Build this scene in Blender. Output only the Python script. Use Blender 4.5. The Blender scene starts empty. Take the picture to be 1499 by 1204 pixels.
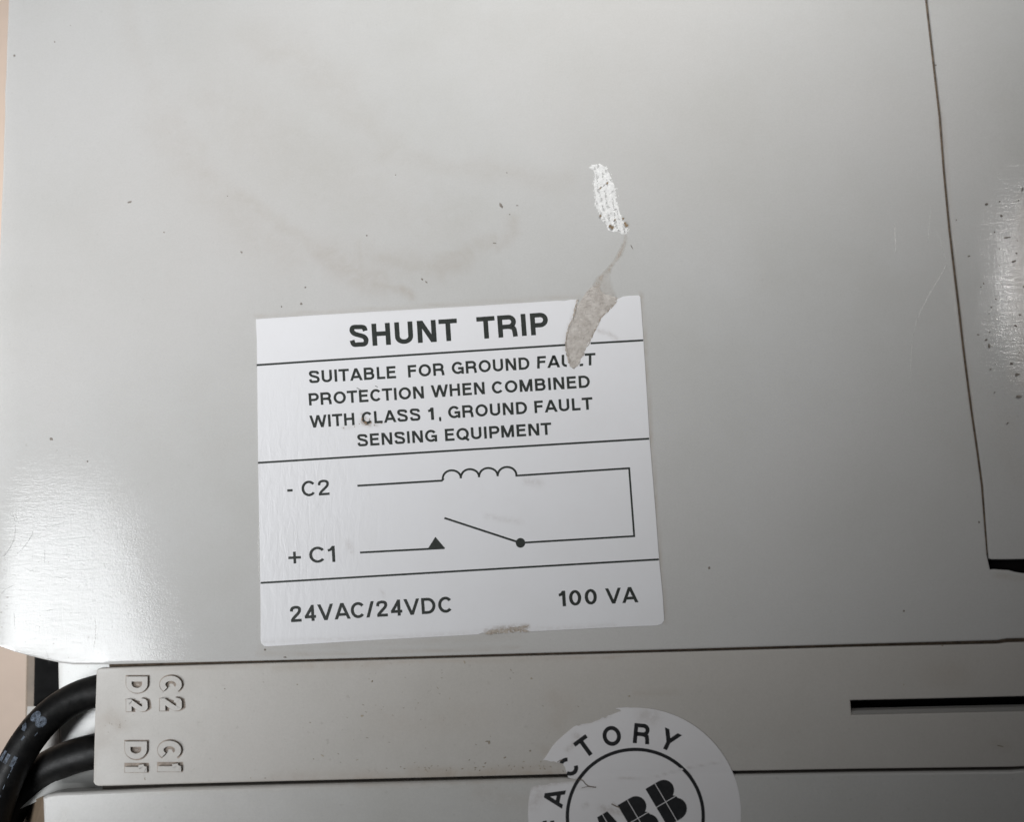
import bpy, math, random
import numpy as np
from mathutils import Vector, Matrix
from mathutils.geometry import delaunay_2d_cdt

random.seed(7)
SC = bpy.context.scene
COL = SC.collection

# ------------------------------------------------------------------ camera
F = 1700.0                     # focal length in photo pixels
MM = 0.001
PXMM = 0.08                    # one photo pixel on the cover is 0.08 mm
D = F * PXMM * MM
TY, TX = 0.157, 0.031          # tilt (seen from a little below) and yaw
dirv = Vector((TX, -TY, 1.0)).normalized()
CAMPOS = dirv * D
fwd = -dirv
right = fwd.cross(Vector((0, 1, 0))).normalized()
up = right.cross(fwd).normalized()
cam_data = bpy.data.cameras.new('camera')
cam = bpy.data.objects.new('camera', cam_data)
COL.objects.link(cam)
R = Matrix((right, up, -fwd)).transposed()
cam.matrix_world = Matrix.Translation(CAMPOS) @ R.to_4x4()
cam_data.sensor_width = 36.0
cam_data.lens = 36.0 * F / 1499.0
cam_data.clip_start = 0.002
cam_data.clip_end = 20.0
cam_data.dof.use_dof = True
cam_data.dof.focus_distance = D * 1.0
cam_data.dof.aperture_fstop = 18.0
SC.camera = cam


def at(px, py, z=0.0):
    """the point of the plane z (mm) seen at photo pixel px, py"""
    d = fwd + right * ((px - 749.5) / F) + up * (-(py - 602.0) / F)
    t = (z * MM - CAMPOS.z) / d.z
    return CAMPOS + d * t


def mirror_at(px, py, h):
    """the point at height h (m) whose reflection in the cover is seen at px, py"""
    p = at(px, py, 0)
    d = p - CAMPOS
    return p + Vector((d.x, d.y, -d.z)) * (h / -d.z)


# ------------------------------------------------------------------ light
world = bpy.data.worlds.new('World')
SC.world = world
world.use_nodes = True
bg = world.node_tree.nodes['Background']
bg.inputs[0].default_value = (0.92, 0.96, 1.0, 1)
bg.inputs[1].default_value = 0.035


def area(name, loc, target, sx, sy, radiance, color, rot=0.0, spread=180):
    l = bpy.data.lights.new(name, 'AREA')
    l.shape = 'RECTANGLE'
    l.size, l.size_y = sx, sy
    l.energy = radiance * math.pi * sx * sy
    if spread < 179:                       # same radiance along the axis whatever the spread
        hs = math.radians(spread) / 2
        l.energy *= (math.tan(hs) - hs) / math.tan(hs)
    l.color = color
    l.spread = math.radians(spread)
    o = bpy.data.objects.new(name, l)
    COL.objects.link(o)
    q = (Vector(loc) - Vector(target)).to_track_quat('Z', 'Y')
    o.matrix_world = Matrix.Translation(loc) @ q.to_matrix().to_4x4() @ Matrix.Rotation(rot, 4, 'Z')
    return o


def panel_light(name, x0, x1, y0, y1, h, radiance, color, rot=0.0):
    """a level window or lamp pane that mirrors in the cover over this pixel range"""
    a, b = mirror_at(x0, y0, h), mirror_at(x1, y1, h)
    c = (a + b) / 2
    return area(name, c, c - Vector((0, 0, 1)), abs(a.x - b.x), abs(a.y - b.y), radiance, color, rot)


wa, wb = mirror_at(-250, 735, 0.30), mirror_at(140, 1300, 0.30)
area('window_low', (wa + wb) / 2, (-0.075, -0.03, 0), abs(wa.x - wb.x), abs(wa.y - wb.y), 16.5, (0.95, 0.98, 1.0), math.radians(10), 36)
wa, wb = mirror_at(1458, 290, 0.70), mirror_at(1680, 520, 0.70)
area('ceiling_lamp', (wa + wb) / 2, (0.062, 0.016, 0), abs(wa.x - wb.x), abs(wa.y - wb.y), 58.0, (1.0, 0.97, 0.95), 0, 6)
area('pool_lamp_top', (0.12, 0.27, 0.19), (0.025, 0.10, 0), 0.10, 0.10, 131.0, (0.97, 0.98, 0.98), 0, 26)  # added lamp; its narrow spread brightens the top and leaves the corner dark
area('pool_lamp_side', (-0.20, -0.10, 0.15), (-0.09, 0.034, 0), 0.10, 0.10, 39.5, (0.95, 0.97, 1.0), 0, 60)  # second added lamp, narrowed to shape the falloff from the left
SC.view_settings.view_transform = 'Standard'
SC.view_settings.look = 'None'
SC.view_settings.exposure = 0.0
SC.view_settings.gamma = 1.0


# ------------------------------------------------------------------ materials
def newmat(name):
    m = bpy.data.materials.new(name)
    m.use_nodes = True
    nt = m.node_tree
    return m, nt, nt.nodes['Principled BSDF']


def N(nt, t, **kw):
    n = nt.nodes.new(t)
    for k, v in kw.items():
        setattr(n, k, v)
    return n


def noise(nt, scale, detail=3.0, rough=0.55, stretch=(1, 1, 1), dist=0.0):
    """object-space noise, scale in features per mm"""
    tc = N(nt, 'ShaderNodeTexCoord')
    mp = N(nt, 'ShaderNodeMapping')
    mp.inputs['Scale'].default_value = tuple(1000.0 * scale * s for s in stretch)
    nz = N(nt, 'ShaderNodeTexNoise')
    nz.inputs['Scale'].default_value = 1.0
    nz.inputs['Detail'].default_value = detail
    nz.inputs['Roughness'].default_value = rough
    nz.inputs['Distortion'].default_value = dist
    nt.links.new(tc.outputs['Object'], mp.inputs['Vector'])
    nt.links.new(mp.outputs[0], nz.inputs['Vector'])
    return nz.outputs['Fac']


def ramp(nt, src, a, b, ca=0.0, cb=1.0):
    r = N(nt, 'ShaderNodeMapRange')
    r.clamp = True
    r.inputs['From Min'].default_value = a
    r.inputs['From Max'].default_value = b
    r.inputs['To Min'].default_value = ca
    r.inputs['To Max'].default_value = cb
    nt.links.new(src, r.inputs['Value'])
    return r.outputs[0]


def math_(nt, op, a, b):
    n = N(nt, 'ShaderNodeMath', operation=op)
    for i, v in enumerate((a, b)):
        if isinstance(v, (int, float)):
            n.inputs[i].default_value = v
        else:
            nt.links.new(v, n.inputs[i])
    return n.outputs[0]


def mix(nt, fac, a, b):
    n = N(nt, 'ShaderNodeMix', data_type='RGBA')
    if isinstance(fac, (int, float)):
        n.inputs[0].default_value = fac
    else:
        nt.links.new(fac, n.inputs[0])
    for i, v in ((6, a), (7, b)):
        if isinstance(v, tuple):
            n.inputs[i].default_value = v + (1,) if len(v) == 3 else v
        else:
            nt.links.new(v, n.inputs[i])
    return n.outputs[2]


def bump(nt, h, strength, dist_mm, prev=None):
    b = N(nt, 'ShaderNodeBump')
    b.inputs['Strength'].default_value = strength
    b.inputs['Distance'].default_value = dist_mm * MM
    nt.links.new(h, b.inputs['Height'])
    if prev is not None:
        nt.links.new(prev, b.inputs['Normal'])
    return b.outputs[0]


def attr(nt, name):
    a = N(nt, 'ShaderNodeAttribute', attribute_name=name)
    return a.outputs['Fac']


def plastic(name, base, rough=0.16, stain=(0.30, 0.22, 0.15), grain=1.0, mottle=0.06):
    """moulded grey plastic; mesh attributes: stain, wear, scuff"""
    m, nt, p = newmat(name)
    L = nt.links
    big = noise(nt, 0.045, 4, 0.6)
    fine = noise(nt, 1.1, 4, 0.7)
    micro = noise(nt, 5.0, 2, 0.6)
    c1 = tuple(v * (1 - mottle) for v in base)
    c2 = tuple(min(1, v * (1 + mottle)) for v in base)
    col = mix(nt, ramp(nt, big, 0.3, 0.7), (c1[0] * 1.02, c1[1], c1[2] * 0.97), c2)
    hue = noise(nt, 0.022, 3, 0.6)
    col = mix(nt, ramp(nt, hue, 0.38, 0.62, 0, 0.5), col, (base[0] * 1.03, base[1] * 0.985, base[2] * 0.955))
    col = mix(nt, ramp(nt, noise(nt, 4.5, 3, 0.85), 0.3, 0.7, 0, 0.16), col, (base[0] * .5, base[1] * .5, base[2] * .5))
    col = mix(nt, ramp(nt, fine, 0.35, 0.65, 0.0, 0.05), col, (base[0] * .6, base[1] * .58, base[2] * .54))
    # smudges
    st = attr(nt, 'stain')
    brk = ramp(nt, noise(nt, 0.35, 6, 0.75, (1, 1, 1), 0.8), 0.30, 0.66, 0.15, 1.0)
    col = mix(nt, math_(nt, 'MULTIPLY', st, brk), col, stain)
    # pale scratches where scuffed
    sf = attr(nt, 'scuff')
    col = mix(nt, sf, col, (0.74, 0.73, 0.71))
    # fine dark freckles, denser where worn
    fr = ramp(nt, noise(nt, 1.7, 2, 0.5), 0.70, 0.74)
    wr = attr(nt, 'wear')
    fr = math_(nt, 'MULTIPLY', fr, math_(nt, 'ADD', math_(nt, 'MULTIPLY', wr, 0.45), 0.03))
    col = mix(nt, fr, col, (0.16, 0.12, 0.09))
    L.new(col, p.inputs['Base Color'])
    # gloss is broken by brushed wear
    r = math_(nt, 'ADD', ramp(nt, noise(nt, 0.25, 4, 0.6), 0.3, 0.7, rough * 0.85, rough * 1.2),
              math_(nt, 'MULTIPLY', wr, 0.02))
    r = math_(nt, 'ADD', r, math_(nt, 'MULTIPLY', st, 0.3))
    L.new(r, p.inputs['Roughness'])
    nb = bump(nt, micro, 0.10 * grain, 0.05)
    nb = bump(nt, noise(nt, 0.12, 3, 0.5), 0.10 * grain, 0.15, nb)
    b = N(nt, 'ShaderNodeBump')
    b.inputs['Distance'].default_value = 0.05 * MM
    streak = math_(nt, 'ADD', noise(nt, 1.0, 4, 0.65, (0.45, 2.2, 1), 1.1),
                   math_(nt, 'MULTIPLY', noise(nt, 1.0, 3, 0.6, (2.2, 0.5, 1), 1.2), 0.55))
    L.new(streak, b.inputs['Height'])
    L.new(math_(nt, 'ADD', math_(nt, 'MULTIPLY', wr, 0.24), 0.04), b.inputs['Strength'])
    L.new(nb, b.inputs['Normal'])
    L.new(b.outputs[0], p.inputs['Normal'])
    p.inputs['IOR'].default_value = 1.5
    return m


M = {}
M['cover'] = plastic('pale_grey_plastic', (0.532, 0.530, 0.520), rough=0.062)
M['strip'] = plastic('warm_grey_plastic', (0.485, 0.467, 0.44), rough=0.36)
M['lower'] = plastic('grey_plastic', (0.51, 0.505, 0.49), rough=0.22)
M['white'] = plastic('glossy_white_plastic', (0.66, 0.67, 0.66), rough=0.2)


def simple(name, base, rough=0.5, var=0.25, scale=1.0, bmp=0.1, spec=0.5, second=None, metal=0.0):
    m, nt, p = newmat(name)
    a = tuple(v * (1 - var) for v in base)
    b = second or tuple(min(1, v * (1 + var)) for v in base)
    nt.links.new(mix(nt, ramp(nt, noise(nt, scale, 4, 0.65), 0.3, 0.7), a, b), p.inputs['Base Color'])
    p.inputs['Roughness'].default_value = rough
    p.inputs['Specular IOR Level'].default_value = spec
    p.inputs['Metallic'].default_value = metal
    nt.links.new(bump(nt, noise(nt, scale * 2.5, 3, 0.6), bmp, 0.08), p.inputs['Normal'])
    return m


M['black'] = simple('black_plastic', (0.006, 0.006, 0.006), 0.8, 0.4, 0.8, spec=0.1)
M['cavity'] = simple('dark_cavity_plastic', (0.007, 0.006, 0.006), 0.8, 0.4, 0.8, spec=0.1)
M['taupe'] = simple('taupe_metal_and_shade', (0.17, 0.125, 0.085), 0.5, 0.2, 0.4)
M['deep_grime'] = simple('deep_brown_grime', (0.035, 0.028, 0.022), 0.8, 0.5, 1.4, 0.4)
M['grime'] = simple('brown_grime', (0.13, 0.095, 0.065), 0.8, 0.5, 1.4, 0.4)
M['table'] = simple('beige_laminate', (0.68, 0.54, 0.44), 0.6, 0.03, 0.35, 0.05, 0.3)
M['speck'] = simple('brown_dirt', (0.10, 0.070, 0.042), 0.75, 0.55, 3.0, 0.4)
M['dark_speck'] = simple('grey_dirt', (0.20, 0.175, 0.15), 0.75, 0.4, 3.0, 0.4)
M['flake'] = simple('white_paper_fibre', (0.76, 0.75, 0.73), 0.55, 0.12, 2.0, 0.4)
M['residue'] = simple('dried_glue_residue', (0.41, 0.365, 0.325), 0.65, 0.13, 1.0, 0.9, second=(0.55, 0.51, 0.47))
M['torn'] = simple('torn_paper_fibre', (0.33, 0.27, 0.21), 0.8, 0.3, 2.2, 0.6, second=(0.52, 0.46, 0.40))


def film(name, col, alpha):
    m, nt, p = newmat(name)
    p.inputs['Base Color'].default_value = col + (1,)
    p.inputs['Roughness'].default_value = 0.5
    a = attr(nt, 'opacity')
    n = ramp(nt, noise(nt, 1.2, 4, 0.7), 0.3, 0.65, 0.35, 1.0)
    nt.links.new(math_(nt, 'MULTIPLY', math_(nt, 'MULTIPLY', a, n), alpha), p.inputs['Alpha'])
    return m


M['trail'] = film('dried_glue_film', (0.52, 0.45, 0.38), 0.75)
M['pale_scratch'] = film('pale_scratch', (1.0, 0.98, 0.94), 0.8)
M['faint_scratch'] = film('faint_scratch', (0.30, 0.29, 0.28), 0.5)


def ink_mat(name, col, worn=0.0, rough=0.4):
    m, nt, p = newmat(name)
    f = noise(nt, 2.2, 4, 0.7)
    nt.links.new(mix(nt, ramp(nt, f, 0.35, 0.75), col, tuple(min(1, v * 1.7 + 0.008) for v in col)), p.inputs['Base Color'])
    p.inputs['Roughness'].default_value = rough
    if worn:
        g = ramp(nt, noise(nt, 2.6, 5, 0.75), 0.30, 0.30 + worn, 0.0, 0.85)
        nt.links.new(g, p.inputs['Alpha'])
    return m


M['ink'] = ink_mat('black_print', (0.009, 0.012, 0.009), rough=0.55)
M['ink_deep'] = ink_mat('deep_black_print', (0.006, 0.006, 0.007))
M['cable_ink'] = ink_mat('worn_pale_blue_print', (0.17, 0.205, 0.26), 0.45, 0.6)


def paper(name, base, dirt, rough=0.42, crinkle=1.0):
    m, nt, p = newmat(name)
    L = nt.links
    col = mix(nt, ramp(nt, noise(nt, 0.16, 5, 0.7), 0.35, 0.75, 0, 0.12), base, dirt)
    col = mix(nt, ramp(nt, noise(nt, 1.6, 4, 0.8), 0.60, 0.80, 0, 0.22), col, dirt)
    col = mix(nt, math_(nt, 'MULTIPLY', attr(nt, 'stain'), ramp(nt, noise(nt, 2.2, 4, 0.7), 0.3, 0.6, 0.1, 1)), col, (0.20, 0.14, 0.09))
    L.new(col, p.inputs['Base Color'])
    p.inputs['Roughness'].default_value = rough
    nb = bump(nt, noise(nt, 3.5, 3, 0.6), 0.10, 0.05)
    b = N(nt, 'ShaderNodeBump')
    b.inputs['Distance'].default_value = 0.06 * MM
    L.new(noise(nt, 1.0, 3, 0.55, (1.5, 0.42, 1), 0.6), b.inputs['Height'])
    L.new(math_(nt, 'MULTIPLY', attr(nt, 'wear'), crinkle), b.inputs['Strength'])
    L.new(nb, b.inputs['Normal'])
    L.new(b.outputs[0], p.inputs['Normal'])
    return m


M['label'] = paper('white_label_paper', (0.745, 0.736, 0.745), (0.56, 0.53, 0.50))
M['seal'] = paper('white_seal_paper', (0.68, 0.66, 0.66), (0.50, 0.45, 0.42), 0.5)

m, nt, p = newmat('black_rubber_insulation')
nt.links.new(mix(nt, ramp(nt, noise(nt, 0.7, 5, 0.7), 0.45, 0.8, 0, 0.5), (0.004, 0.004, 0.004), (0.022, 0.020, 0.018)), p.inputs['Base Color'])
nt.links.new(ramp(nt, noise(nt, 0.5, 4, 0.7), 0.3, 0.7, 0.36, 0.6), p.inputs['Roughness'])
nt.links.new(bump(nt, noise(nt, 1.3, 4, 0.65), 0.25, 0.12), p.inputs['Normal'])
p.inputs['Specular IOR Level'].default_value = 0.22
M['rubber'] = m


# ------------------------------------------------------------------ object helpers
def link(name, verts, faces, mat, parent=None, attrs=None, smooth=False):
    me = bpy.data.meshes.new(name)
    me.from_pydata([tuple(v) for v in verts], [], faces)
    me.materials.append(mat)
    if smooth:
        me.polygons.foreach_set('use_smooth', [True] * len(me.polygons))
    if attrs:
        for k, vals in attrs.items():
            a = me.attributes.new(k, 'FLOAT', 'POINT')
            a.data.foreach_set('value', np.asarray(vals, dtype=np.float32))
    me.update()
    o = bpy.data.objects.new(name, me)
    COL.objects.link(o)
    if parent:
        o.parent = parent
    return o


def inset(poly, d):
    """move a counter-clockwise outline inwards by d (same unit)"""
    n = len(poly)
    out = []
    for i in range(n):
        p0, p1, p2 = (np.array(poly[(i + k) % n]) for k in (-1, 0, 1))
        a, b = p1 - p0, p2 - p1
        a = a / (np.linalg.norm(a) + 1e-12)
        b = b / (np.linalg.norm(b) + 1e-12)
        na, nb = np.array((-a[1], a[0])), np.array((-b[1], b[0]))
        m_ = na + nb
        l = np.dot(m_, m_)
        m_ = na if l < 0.15 else m_ * 2 / l
        if np.linalg.norm(m_) > 1.8:
            m_ = m_ / np.linalg.norm(m_) * 1.8
        out.append(tuple(p1 + m_ * d))
    return out


def ccw(poly):
    s = sum(poly[i][0] * poly[(i + 1) % len(poly)][1] - poly[(i + 1) % len(poly)][0] * poly[i][1] for i in range(len(poly)))
    return poly if s > 0 else poly[::-1]


def inside(poly, X, Y):
    """points in polygon, vectorised"""
    P = np.array(poly)
    res = np.zeros(X.shape, bool)
    j = len(P) - 1
    for i in range(len(P)):
        xi, yi, xj, yj = P[i][0], P[i][1], P[j][0], P[j][1]
        if yi != yj:
            c = ((yi > Y) != (yj > Y)) & (X < (xj - xi) * (Y - yi) / (yj - yi) + xi)
            res ^= c
        j = i
    return res


def seg_dist(X, Y, pts):
    d = np.full(X.shape, 1e9)
    for (x0, y0), (x1, y1) in zip(pts[:-1], pts[1:]):
        vx, vy = x1 - x0, y1 - y0
        t = np.clip(((X - x0) * vx + (Y - y0) * vy) / (vx * vx + vy * vy + 1e-9), 0, 1)
        d = np.minimum(d, np.hypot(X - x0 - t * vx, Y - y0 - t * vy))
    return d


def to_px(P):
    """photo pixel of world points (n,3)"""
    P = np.asarray(P) - np.array(CAMPOS)
    z = P @ np.array(fwd)
    return 749.5 + F * (P @ np.array(right)) / z, 602.0 - F * (P @ np.array(up)) / z


def subdivide(pts, step, jit=0.0):
    out = []
    n = len(pts)
    for i in range(n):
        a, b = pts[i], pts[(i + 1) % n]
        k = max(1, int(math.hypot(b[0] - a[0], b[1] - a[1]) / step))
        for j in range(k):
            t = j / k
            out.append((a[0] + (b[0] - a[0]) * t + random.uniform(-jit, jit),
                        a[1] + (b[1] - a[1]) * t + random.uniform(-jit, jit)))
    return out


def plate(name, outline, z, thick, mat, parent=None, bevel=0.2, step=None, fields=None, holes=(), relief=None,
          seg=3, wall=True, zfun=None):
    """a moulded plate: outline and holes in photo pixels on height z (mm); filled top, rounded edge, side wall.
    step: spacing in px of the inner grid that carries the fields."""
    def loop(pl):
        return ccw([tuple(at(x, y, z).xy / MM) for x, y in pl])
    rings = [(loop(outline), 1)] + [(loop(h), -1) for h in holes]
    verts, faces = [], []
    pts2, edges = [], []
    for poly, sgn in rings:
        n = len(poly)
        prof = []
        for k in range(seg + 1):
            a = math.pi / 2 * k / seg
            prof.append((bevel * (1 - math.sin(a)), bevel * (1 - math.cos(a))))   # inset, drop
        top = inset(poly, sgn * bevel)
        base2 = len(pts2)
        pts2 += top
        edges += [(base2 + i, base2 + (i + 1) % n) for i in range(n)]
        layers = []
        for ins, drop in prof:
            pl = inset(poly, sgn * ins) if ins > 1e-6 else poly
            layers.append([(x, y, z - drop) for x, y in pl])
        if wall:
            layers.append([(x, y, z - thick) for x, y in poly])
        b0 = len(verts)
        for l in layers:
            verts += l
        for li in range(len(layers) - 1):
            for i in range(n):
                j = (i + 1) % n
                q = (b0 + li * n + i, b0 + (li + 1) * n + i, b0 + (li + 1) * n + j, b0 + li * n + j)
                faces.append(q if sgn > 0 else q[::-1])
    tops = []
    b = 0
    for poly, sgn in rings:
        tops.append(pts2[b:b + len(poly)])
        b += len(poly)
    extra = []
    if step:
        s = step * PXMM
        A = np.array(tops[0])
        gx = np.arange(A[:, 0].min() + s * .5, A[:, 0].max(), s)
        gy = np.arange(A[:, 1].min() + s * .5, A[:, 1].max(), s)
        X, Y = np.meshgrid(gx, gy)
        X, Y = X.ravel(), Y.ravel()
        ok = inside(inset(tops[0], s * .3), X, Y)
        for t_ in tops[1:]:
            ok &= ~inside(inset(t_, -s * .3), X, Y)
        extra = list(zip(X[ok], Y[ok]))
    allp = [Vector(p_) for p_ in pts2 + extra]
    ov, oe, of, *_ = delaunay_2d_cdt(allp, edges, [], 0, 1e-6)
    cen = np.array([[sum(ov[i].x for i in f) / len(f), sum(ov[i].y for i in f) / len(f)] for f in of])
    ok = inside(tops[0], cen[:, 0], cen[:, 1])
    for t_ in tops[1:]:
        ok &= ~inside(t_, cen[:, 0], cen[:, 1])
    b0 = len(verts)
    verts += [(v.x, v.y, z) for v in ov]
    for f, k in zip(of, ok):
        if k:
            a_, b_, c_ = (ov[i] for i in f[:3])
            cr = (b_ - a_).cross(c_ - a_)
            f = [b0 + i for i in f]
            faces.append(f if cr > 0 else f[::-1])
    V = np.array(verts) * MM
    PX, PY = to_px(V)
    if relief is not None:
        V[:, 2] += relief(PX, PY, V[:, 2]) * MM
    at_ = {k: (fn(PX, PY) if fn else np.zeros(len(V))) for k, fn in
           {**dict(stain=None, wear=None, scuff=None), **(fields or {})}.items()}
    return link(name, V, faces, mat, parent, at_)


def strokes(*ss, warp=False):
    """sum of soft strokes: (amplitude, width px, points)"""
    def f(X, Y):
        v = np.zeros(X.shape)
        X, Y = (X + 3.0 * np.sin(Y * .051 + X * .023) + 2.0 * np.sin(X * .13 - Y * .04) + 1.0 * np.sin(Y * .31),
                Y + 3.0 * np.sin(X * .047 - Y * .031) + 2.0 * np.cos(Y * .11 + X * .07) + 1.0 * np.sin(X * .29)) if warp else (X, Y)
        for a, w, pts in ss:
            a = a * (1.35 if warp else 1)
            v = np.maximum(v, a * np.exp(-(seg_dist(X, Y, pts) / w) ** 2))
        return np.clip(v, 0, 1)
    return f


def empty(name, loc):
    o = bpy.data.objects.new(name, None)
    o.empty_display_size = 0.01
    COL.objects.link(o)
    o.location = loc
    return o


def adopt(o, parent):
    o.parent = parent
    o.matrix_parent_inverse = Matrix.Translation(-Vector(parent.location))
    return o


class Bag:
    """collects world-space polygons for one printed or dirty mesh"""
    def __init__(s):
        s.v, s.f = [], []

    def poly(s, pts):
        b = len(s.v)
        s.v += [tuple(p_) for p_ in pts]
        s.f.append(list(range(b, b + len(pts))))

    def make(s, name, mat, parent=None, attrs=None):
        return link(name, s.v, s.f, mat, parent, attrs)


# ------------------------------------------------------------------ lettering (stroke-built grotesque)
def arc(cx, cy, rx, ry, a0, a1, n=14):
    return [(cx + rx * math.cos(math.radians(a0 + (a1 - a0) * i / n)), cy + ry * math.sin(math.radians(a0 + (a1 - a0) * i / n))) for i in range(n + 1)]


def crom(P, n=5):
    P = [P[0]] + list(P) + [P[-1]]
    out = []
    for i in range(1, len(P) - 2):
        p0, p1, p2, p3 = P[i - 1:i + 3]
        for k in range(n):
            t = k / n
            out.append(tuple(0.5 * (2 * p1[j] + (p2[j] - p0[j]) * t + (2 * p0[j] - 5 * p1[j] + 4 * p2[j] - p3[j]) * t * t
                                    + (3 * p1[j] - p0[j] - 3 * p2[j] + p3[j]) * t ** 3) for j in (0, 1)))
    out.append(P[-2])
    return out


def glyph(ch, w):
    """ink width, list of (centre line, closed, clip to cap band)"""
    h = w / 2
    S = []

    def ln(*p_):
        S.append((list(p_), False, False))

    def dg(*p_):
        S.append((list(p_), False, True))

    def ds(*p_):
        S.append((list(p_), False, 's'))

    def cl(pts, closed=False):
        S.append((pts, closed, False))
    W = dict(A=.92, B=.78, C=.86, D=.82, E=.68, F=.64, G=.90, H=.78, I=w, L=.62, M=.94, N=.80, O=.92, P=.76, Q=.92, R=.82,
             S=.80, T=.78, U=.77, V=.90, W=1.26, Y=.90).get(ch, .66)
    if ch == 'A':
        dg((h * .9, 0), (W / 2, 1)); dg((W - h * .9, 0), (W / 2, 1)); ln((W * .2, .29), (W * .8, .29))
    elif ch == 'B':
        ln((h, 0), (h, 1))
        r1 = (1 - h - .53) / 2
        cl([(h, 1 - h)] + arc(W - h - .04 - r1, 1 - h - r1, r1, r1, 90, -90, 10) + [(h, .53)])
        r2 = (.53 - h) / 2
        cl([(h, .53)] + arc(W - h - r2, h + r2, r2, r2, 90, -90, 10) + [(h, h)])
    elif ch in 'CG':
        e0 = 38 if ch == 'C' else 36
        cl(arc(W / 2, .5, W / 2 - h, .5 - h, e0, 360 - (40 if ch == 'C' else 45), 30))
        if ch == 'G':
            ln((W * .53, .46), (W, .46)); ln((W - h, .46), (W - h, 0.0)); 
    elif ch == 'D':
        ln((h, 0), (h, 1))
        cl([(h, 1 - h)] + [(W * .45, 1 - h)] + arc(W * .45, .5, W * .55 - h, .5 - h, 84, -84, 18) + [(W * .45, h), (h, h)])
    elif ch in 'EF':
        ln((h, 0), (h, 1)); ln((h, 1 - h), (W, 1 - h)); ln((h, .53), (W * .93, .53))
        if ch == 'E':
            ln((h, h), (W + .01, h))
    elif ch == 'H':
        ln((h, 0), (h, 1)); ln((W - h, 0), (W - h, 1)); ln((h, .53), (W - h, .53))
    elif ch == 'I':
        ln((h, 0), (h, 1))
    elif ch == 'L':
        ln((h, 0), (h, 1)); ln((h, h), (W, h))
    elif ch == 'M':
        ln((h, 0), (h, 1)); ln((W - h, 0), (W - h, 1)); dg((h * 1.2, 1), (W / 2, 0.02)); dg((W - h * 1.2, 1), (W / 2, 0.02))
    elif ch == 'N':
        ln((h, 0), (h, 1)); ln((W - h, 0), (W - h, 1)); dg((h * 1.2, 1), (W - h * 1.2, 0))
    elif ch in 'OQ':
        cl(arc(W / 2, .5, W / 2 - h, .5 - h, 0, 360, 32)[:-1], True)
        if ch == 'Q':
            ln((W * .56, .27), (W * .98, -.04))
    elif ch in 'PR':
        ln((h, 0), (h, 1))
        y0 = .44 if ch == 'P' else .47
        r1 = (1 - h - y0) / 2
        cl([(h, 1 - h)] + arc(W - h - r1 - (.03 if ch == 'R' else 0), 1 - h - r1, r1, r1, 90, -90, 10) + [(h, y0)])
        if ch == 'R':
            cl(crom([(W * .58, y0), (W * .80, y0 - .07), (W * .86, .24), (W - h * .9, 0)]))
    elif ch == 'S':
        cl(crom([(W - h - .01, .70), (W - h - .07, .86), (W * .5, 1 - h), (h + .07, .89), (h + .02, .745), (h + .11, .61), (W * .5, .53),
                 (W - h - .08, .435), (W - h, .28), (W - h - .07, .115), (W * .5, h), (h + .07, .12), (h, .31)]))
    elif ch == 'T':
        ln((0, 1 - h), (W, 1 - h)); ln((W / 2, 0), (W / 2, 1))
    elif ch == 'U':
        cl([(h, 1)] + arc(W / 2, .34, W / 2 - h, .34 - h, 180, 360, 16) + [(W - h, 1)])
    elif ch == 'V':
        dg((h * .9, 1), (W / 2, 0)); dg((W - h * .9, 1), (W / 2, 0))
    elif ch == 'W':
        dg((h * .8, 1), (W * .27, 0)); dg((W * .27, 0), (W * .5, 1)); dg((W * .5, 1), (W * .73, 0)); dg((W * .73, 0), (W - h * .8, 1))
    elif ch == 'Y':
        ds((h * .9, 1), (W / 2, .42)); ds((W - h * .9, 1), (W / 2, .42)); ln((W / 2, 0), (W / 2, .47))
    elif ch == '0':
        cl(arc(W / 2, .5, W / 2 - h, .5 - h, 0, 360, 28)[:-1], True)
    elif ch == '1':
        W = .36
        ln((W - h, 0), (W - h, 1)); cl(crom([(0, .74), (W * .4, .78), (W - h, .96)]))
    elif ch == '2':
        cl(crom([(h, .66), (h + .05, .85), (W * .5, 1 - h), (W - h - .05, .87), (W - h, .72), (W - h - .07, .56), (W * .5, .38), (h + .09, .22), (h + .02, h)]))
        ln((h * .4, h), (W, h))
    elif ch == '4':
        ln((W * .72, 0), (W * .72, 1)); ln((0, .27), (W, .27)); ln((W * .72 , .93), (h * .7, .25))
    elif ch == '8':
        cl(arc(W / 2, .74, W / 2 - h - .03, .26 - h, 0, 360, 18)[:-1], True)
        cl(arc(W / 2, .27, W / 2 - h, .27 - h, 0, 360, 18)[:-1], True)
    elif ch == '/':
        W = .34
        dg((0.02, 0), (W - .02, 1))
    elif ch == ',':
        W = w
        ln((h, 0), (h, w)); ln((h * 1.3, .02), (h * .7, -.14))
    elif ch == '-':
        W = .34
        ln((0, .32), (W, .32))
    elif ch == '+':
        W = .72
        ln((0, .36), (W, .36)); ln((W / 2, 0), (W / 2, .72))
    return W, S


def clip_band(poly, lo, hi):
    for axis_keep in ((1, lo, 1), (1, hi, -1)):
        _, lim, s = axis_keep
        out = []
        for i in range(len(poly)):
            a, b = poly[i - 1], poly[i]
            ia, ib = s * (a[1] - lim) >= 0, s * (b[1] - lim) >= 0
            if ia != ib:
                t = (lim - a[1]) / (b[1] - a[1])
                out.append((a[0] + (b[0] - a[0]) * t, lim))
            if ib:
                out.append(b)
        poly = out
        if len(poly) < 3:
            return []
    return poly


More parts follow.
